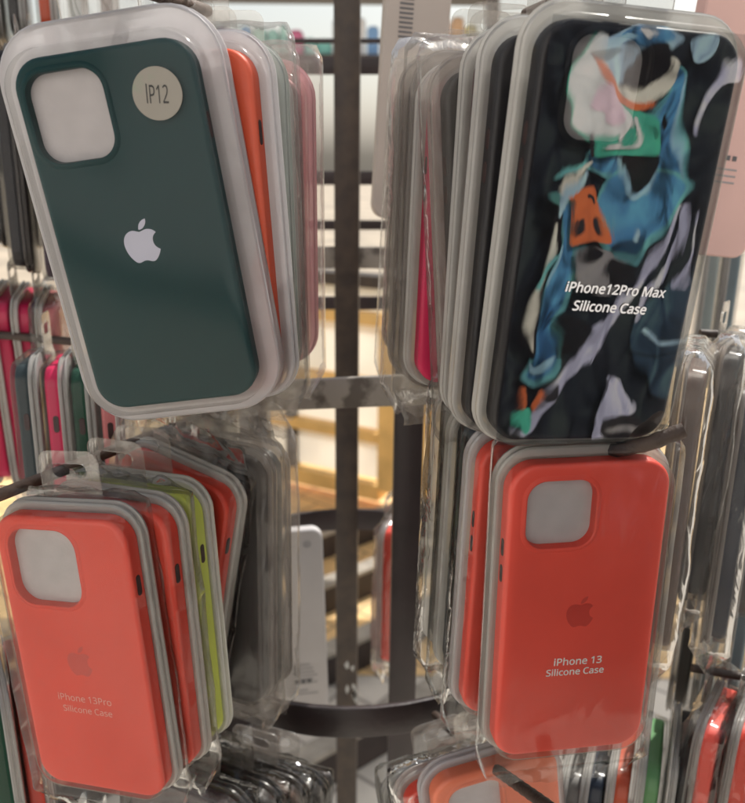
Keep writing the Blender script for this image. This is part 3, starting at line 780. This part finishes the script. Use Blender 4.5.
# made-up cloth and rail behind the viewer: reflection shapes for the shiny bag
REFLECTION_SHAPES = [
 ('lavender', [(483,-43),(476,-47),(453,-93),(428,-138),(410,-177),(381,-206),(366,-235),(354,-272),(330,-309),(312,-342),(286,-370),(298,-379),(328,-349),(349,-315),(377,-273),(395,-241),(416,-194),(444,-143),(466,-95)]),
 ('slate', [(446,-190),(479,-164),(514,-139),(526,-134),(531,-224),(526,-304),(495,-314),(456,-251),(443,-220)]),
 ('lavender', [(491,-40),(499,-86),(479,-140),(451,-175),(448,-205),(442,-200),(442,-170),(466,-131),(484,-82),(485,-50)]),
 ('lavender', [(524,140),(528,114),(509,108),(487,77),(480,44),(475,46),(478,88),(499,121),(510,136)]),
 ('greyblue', [(443,159),(489,161),(479,134),(457,132)]),
 ('teal', [(415,124),(446,115),(456,60),(482,-4),(476,-41),(432,-75),(384,-58),(371,-20),(326,-8),(294,-19),(318,4),(332,22),(430,16),(410,62),(417,91)]),
 ('blue', [(418,119),(441,112),(449,60),(475,-4),(465,-33),(439,-66),(392,-55),(376,-17),(335,-2),(333,17),(431,15),(415,62),(421,91)]),
 ('teal', [(379,-10),(480,-4),(477,-43),(432,-110),(410,-130),(371,-103),(381,-86),(362,-55)]),
 ('blue', [(368,-33),(382,-14),(473,-9),(470,-41),(425,-101),(405,-116),(380,-98),(385,-86),(367,-55)]),
 ('skyblue', [(370,12),(390,-29),(411,-44),(432,-32),(438,9),(431,11),(425,-25),(409,-35),(395,-24),(379,11)]),
 ('black', [(379,11),(434,15),(433,-12),(422,-28),(410,-34),(394,-22)]),
 ('teal', [(290,-37),(322,-39),(337,-97),(350,-108),(350,-139),(342,-185),(332,-207),(338,-232),(340,-278),(317,-305),(286,-303),(274,-285),(281,-252),(281,-203),(290,-160),(308,-131),(310,-98),(297,-63)]),
 ('blue', [(299,-43),(318,-51),(331,-98),(341,-111),(342,-137),(333,-180),(326,-207),(331,-227),(332,-270),(316,-296),(290,-296),(280,-283),(294,-252),(290,-208),(299,-169),(313,-133),(317,-98),(307,-62)]),
 ('deepblue', [(300,-193),(319,-183),(324,-232),(323,-272),(304,-288),(304,-252)]),
 ('black', [(286,-54),(303,-54),(312,-94),(309,-121),(298,-164),(291,-198),(296,-242),(290,-260),(276,-253),(271,-218),(278,-184),(287,-141),(288,-99)]),
 ('cream', [(293,-76),(294,-113),(287,-146),(279,-193),(276,-218),(281,-245),(289,-247),(286,-223),(287,-193),(294,-155),(304,-117),(299,-81)]),
 ('skyblue', [(280,-265),(292,-275),(309,-270),(328,-252),(322,-280),(304,-288),(285,-283)]),
 ('greyblue', [(317,139),(350,158),(381,166),(424,162),(417,146),(382,111),(351,98),(315,114)]),
 ('blue', [(351,153),(382,165),(415,162),(409,151),(381,140),(354,140)]),
 ('cream', [(312,134),(328,117),(351,98),(378,102),(405,133),(423,129),(418,98),(399,80),(373,86),(339,102)]),
 ('black', [(381,137),(407,149),(415,124),(406,105),(388,96),(367,104),(373,125)]),
 ('green', [(316,152),(308,125),(340,97),(360,80),(395,74),(414,64),(427,43),(435,16),(396,12),(341,11),(333,30),(316,31),(297,49),(292,77),(295,114)]),
 ('mint', [(322,151),(307,131),(297,110),(295,77),(299,49),(320,35),(365,40),(388,55),(360,80),(340,97),(325,121)]),
 ('orange', [(316,125),(335,108),(364,90),(396,83),(406,83),(405,77),(389,74),(360,80),(332,99)]),
 ('pink', [(325,89),(340,97),(357,82),(369,61),(361,49),(344,48),(335,64),(315,70)]),
 ('white', [(364,32),(364,44),(374,51),(383,54),(386,49),(378,45),(372,37),(370,31)]),
 ('white', [(348,26),(370,29),(374,24),(388,27),(394,39),(387,60),(393,63),(401,34),(391,23),(349,20)]),
 ('dark', [(321,35),(329,34),(337,14),(329,12)]),
 ('orange', [(302,-35),(318,-27),(345,-27),(361,-49),(373,-73),(386,-98),(360,-99),(335,-104),(326,-75),(315,-42)]),
 ('dark', [(330,-35),(347,-38),(355,-49),(352,-51),(343,-43),(331,-40)]),
 ('dark', [(329,-75),(335,-72),(341,-86),(337,-93),(331,-86)]),
 ('dark', [(358,-71),(367,-72),(372,-86),(366,-89),(359,-80)]),
 ('grey', [(347,-109),(373,-111),(392,-119),(406,-142),(389,-167),(350,-160),(347,-130)]),
 ('black', [(389,-126),(405,-128),(410,-147),(391,-154),(383,-138)]),
 ('black', [(350,-108),(374,-115),(370,-125),(352,-125)]),
 ('black', [(333,-207),(347,-197),(367,-204),(372,-219),(355,-242),(338,-244)]),
 ('lavender', [(416,-284),(429,-288),(447,-314),(460,-342),(430,-358),(432,-383),(401,-382),(409,-347),(414,-314)]),
 ('dark', [(426,-353),(462,-350),(495,-370),(498,-384),(432,-383)]),
 ('grey', [(437,-366),(480,-367),(485,-375),(439,-376)]),
 ('green', [(278,-341),(295,-339),(299,-352),(295,-370),(285,-367)]),
 ('orange', [(274,-306),(280,-306),(286,-335),(281,-337)]),
 ('orange', [(299,-330),(315,-308),(318,-317),(306,-340),(300,-340)]),
 ('dark', [(319,-314),(335,-299),(339,-317),(321,-326)]),
 ('teal', [(280,-160),(284,-146),(290,-131),(301,-117),(305,-120),(296,-136),(288,-155),(285,-167)]),
 ('skyblue', [(309,-103),(313,-104),(311,-127),(300,-159),(296,-158),(306,-127)]),
 ('greyblue', [(401,-95),(408,-78),(413,-81),(407,-97)]),
 ('skyblue', [(436,107),(441,105),(445,59),(468,0),(464,-2),(440,59)]),
 ('black', [(416,71),(430,58),(429,48),(419,57)]),
 ('white', [(371,156),(383,159),(394,155),(385,149),(379,152)]),
 ('skyblue', [(321,140),(347,150),(369,148),(354,140),(334,131)]),
 ('greyblue', [(457,-215),(475,-225),(504,-227),(524,-219),(526,-223),(502,-232),(474,-231),(457,-221)]),
 ('lavender', [(499,-54),(503,-54),(507,-110),(493,-154),(488,-152),(501,-105)]),
 ('cream', [(304,-9),(327,5),(330,2),(310,-13),(300,-34),(295,-32)]),
 ('greyblue', [(291,-60),(297,-34),(315,-11),(321,-13),(304,-39),(297,-65)]),
]
REFLECTION_COLOURS = {'lavender': (.46,.47,.66), 'slate': (.03,.055,.09), 'teal': (.13,.36,.40), 'blue': (.075,.23,.43), 'deepblue': (.04,.13,.29), 'skyblue': (.30,.50,.68), 'mint': (.60,.88,.76),
 'greyblue': (.30,.44,.56), 'black': (.012,.011,.013), 'dark': (.03,.028,.032), 'cream': (.72,.62,.54), 'green': (.07,.42,.30), 'orange': (.75,.16,.06), 'pink': (.75,.45,.55),
 'white': (.8,.85,.82), 'grey': (.26,.25,.26)}
MARBLE = {'blue': (.25, 1.75), 'deepblue': (.3, 1.8), 'teal': (.45, 1.6), 'lavender': (.7, 1.4), 'greyblue': (.4, 1.5), 'slate': (.5, 2.2), 'skyblue': (.6, 1.3), 'cream': (.55, 1.2)}
def marbled(name, c, lo, hi):
    m, n, o = nt(name)
    tc = N(n, 'ShaderNodeTexCoord'); mp = N(n, 'ShaderNodeMapping'); mp.inputs['Scale'].default_value = (1.5, 1, .7); mp.inputs['Rotation'].default_value = (0, R(25), 0)
    ns = N(n, 'ShaderNodeTexNoise', Scale=11.0, Detail=1.5, Distortion=2.6)
    n.links.new(tc.outputs['Object'], mp.inputs[0]); n.links.new(mp.outputs[0], ns.inputs['Vector'])
    cr = n.nodes.new('ShaderNodeValToRGB'); el = cr.color_ramp.elements
    sh = lambda k: (min(1, c[0]*k), min(1, c[1]*k), min(1, c[2]*(k if k < 1 else 1 + (k - 1)*.5)), 1)
    el[0].position = .36; el[0].color = sh(lo); el[1].position = .66; el[1].color = sh(hi)
    e = el.new(.5); e.color = sh(1)
    n.links.new(ns.outputs['Fac'], cr.inputs[0])
    d = N(n, 'ShaderNodeBsdfDiffuse'); n.links.new(cr.outputs[0], d.inputs['Color']); n.links.new(d.outputs[0], o.inputs[0])
    return m
ck = empty('reflection_cloth', Matrix(((.9758,-.2097,.062,.242),(.2131,.9755,-.0544,-.3641),(-.0491,.0663,.9966,1.3684),(0,0,0,1))) @ Matrix.Translation((.40, 0, -.42)))
tag(ck, 'made-up cloth coloured with the reflection shapes that the shiny bag mirrors', 'cloth')
bm = bmesh.new(); g = [[bm.verts.new((-.46 + .86*i/20, -.004 - .001*math.sin(i), -.26 + 1.06*j/20)) for i in range(21)] for j in range(21)]
for j in range(20):
    for i in range(20): bm.faces.new((g[j][i], g[j][i+1], g[j+1][i+1], g[j+1][i]))
link('cloth', mesh(bm, 60), marbled('reflection_backing', (.020, .026, .038), .35, 2.4), ck)
def spline(pts, n=5):
    out = []; k = len(pts)
    for i in range(k):
        p0, p1, p2, p3 = (Vector(pts[(i + d) % k]) for d in (-1, 0, 1, 2))
        for q in range(n):
            t = q/n
            out.append(.5*((2*p1) + (p2 - p0)*t + (2*p0 - 5*p1 + 4*p2 - p3)*t*t + (3*p1 - p0 - 3*p2 + p3)*t**3))
    return out
bms = {}
for li, (cn, pts) in enumerate(REFLECTION_SHAPES):
    bm = bms.setdefault(cn, bmesh.new())
    vs = [bm.verts.new((p.x/1000 - .40, -.001 + li*.0003, p.y/1000 + .42)) for p in spline(pts)]
    es = [bm.edges.new((vs[i], vs[(i+1) % len(vs)])) for i in range(len(vs))]
    bmesh.ops.triangle_fill(bm, use_beauty=True, edges=es)
for cn, bm in bms.items():
    lo, hi = MARBLE.get(cn, (.75, 1.15))
    link('reflection_patch', mesh(bm, 0), marbled('cloth_' + cn, tuple(min(.92, v*1.45) for v in REFLECTION_COLOURS[cn]), lo, hi), ck)
bm = bmesh.new(); box(bm, -.49, .45, -.03, -.012, .80, .82); link('rail', mesh(bm, 0), M['iron'], ck)
for x in (-.49, .43): 
    bm = bmesh.new(); box(bm, x, x + .02, -.03, -.012, -.97, .799); link('post', mesh(bm, 0), M['iron'], ck)

# ------------------------------------------------------------------ light
EL, AZ = 52, 38      # sun behind the rack, a little to the right
world = bpy.data.worlds.new('World'); sc.world = world; world.use_nodes = True
wn = world.node_tree; wn.nodes.clear()
wo = wn.nodes.new('ShaderNodeOutputWorld'); bg = wn.nodes.new('ShaderNodeBackground'); sky = wn.nodes.new('ShaderNodeTexSky')
sky.sky_type = 'NISHITA'; sky.sun_disc = False; sky.sun_elevation = R(EL); sky.sun_rotation = R(AZ); sky.dust_density = 3.0
hs = wn.nodes.new('ShaderNodeHueSaturation'); hs.inputs['Saturation'].default_value = .42
wn.links.new(sky.outputs[0], hs.inputs['Color']); wn.links.new(hs.outputs[0], bg.inputs['Color'])
bg.inputs['Strength'].default_value = .15; sky.air_density = 1.6
wn.links.new(bg.outputs[0], wo.inputs[0])
sl = bpy.data.lights.new('sun', 'SUN'); sl.energy = 5.0; sl.angle = R(.5); sl.color = (1, .95, .88)
so = bpy.data.objects.new('sun', sl); col.objects.link(so)
so.rotation_euler = Vector((math.sin(R(AZ))*math.cos(R(EL)), math.cos(R(AZ))*math.cos(R(EL)), math.sin(R(EL)))).to_track_quat('Z', 'Y').to_euler()
so.location = (0, 3, 4)

sc.view_settings.view_transform = 'Standard'; sc.view_settings.look = 'None'; sc.view_settings.exposure = 0
cy = sc.cycles
cy.max_bounces = 10; cy.diffuse_bounces = 4; cy.glossy_bounces = 4; cy.transmission_bounces = 6; cy.transparent_max_bounces = 40
cy.caustics_reflective = False; cy.caustics_refractive = False; cy.use_denoising = True
cy.sample_clamp_indirect = 4.0
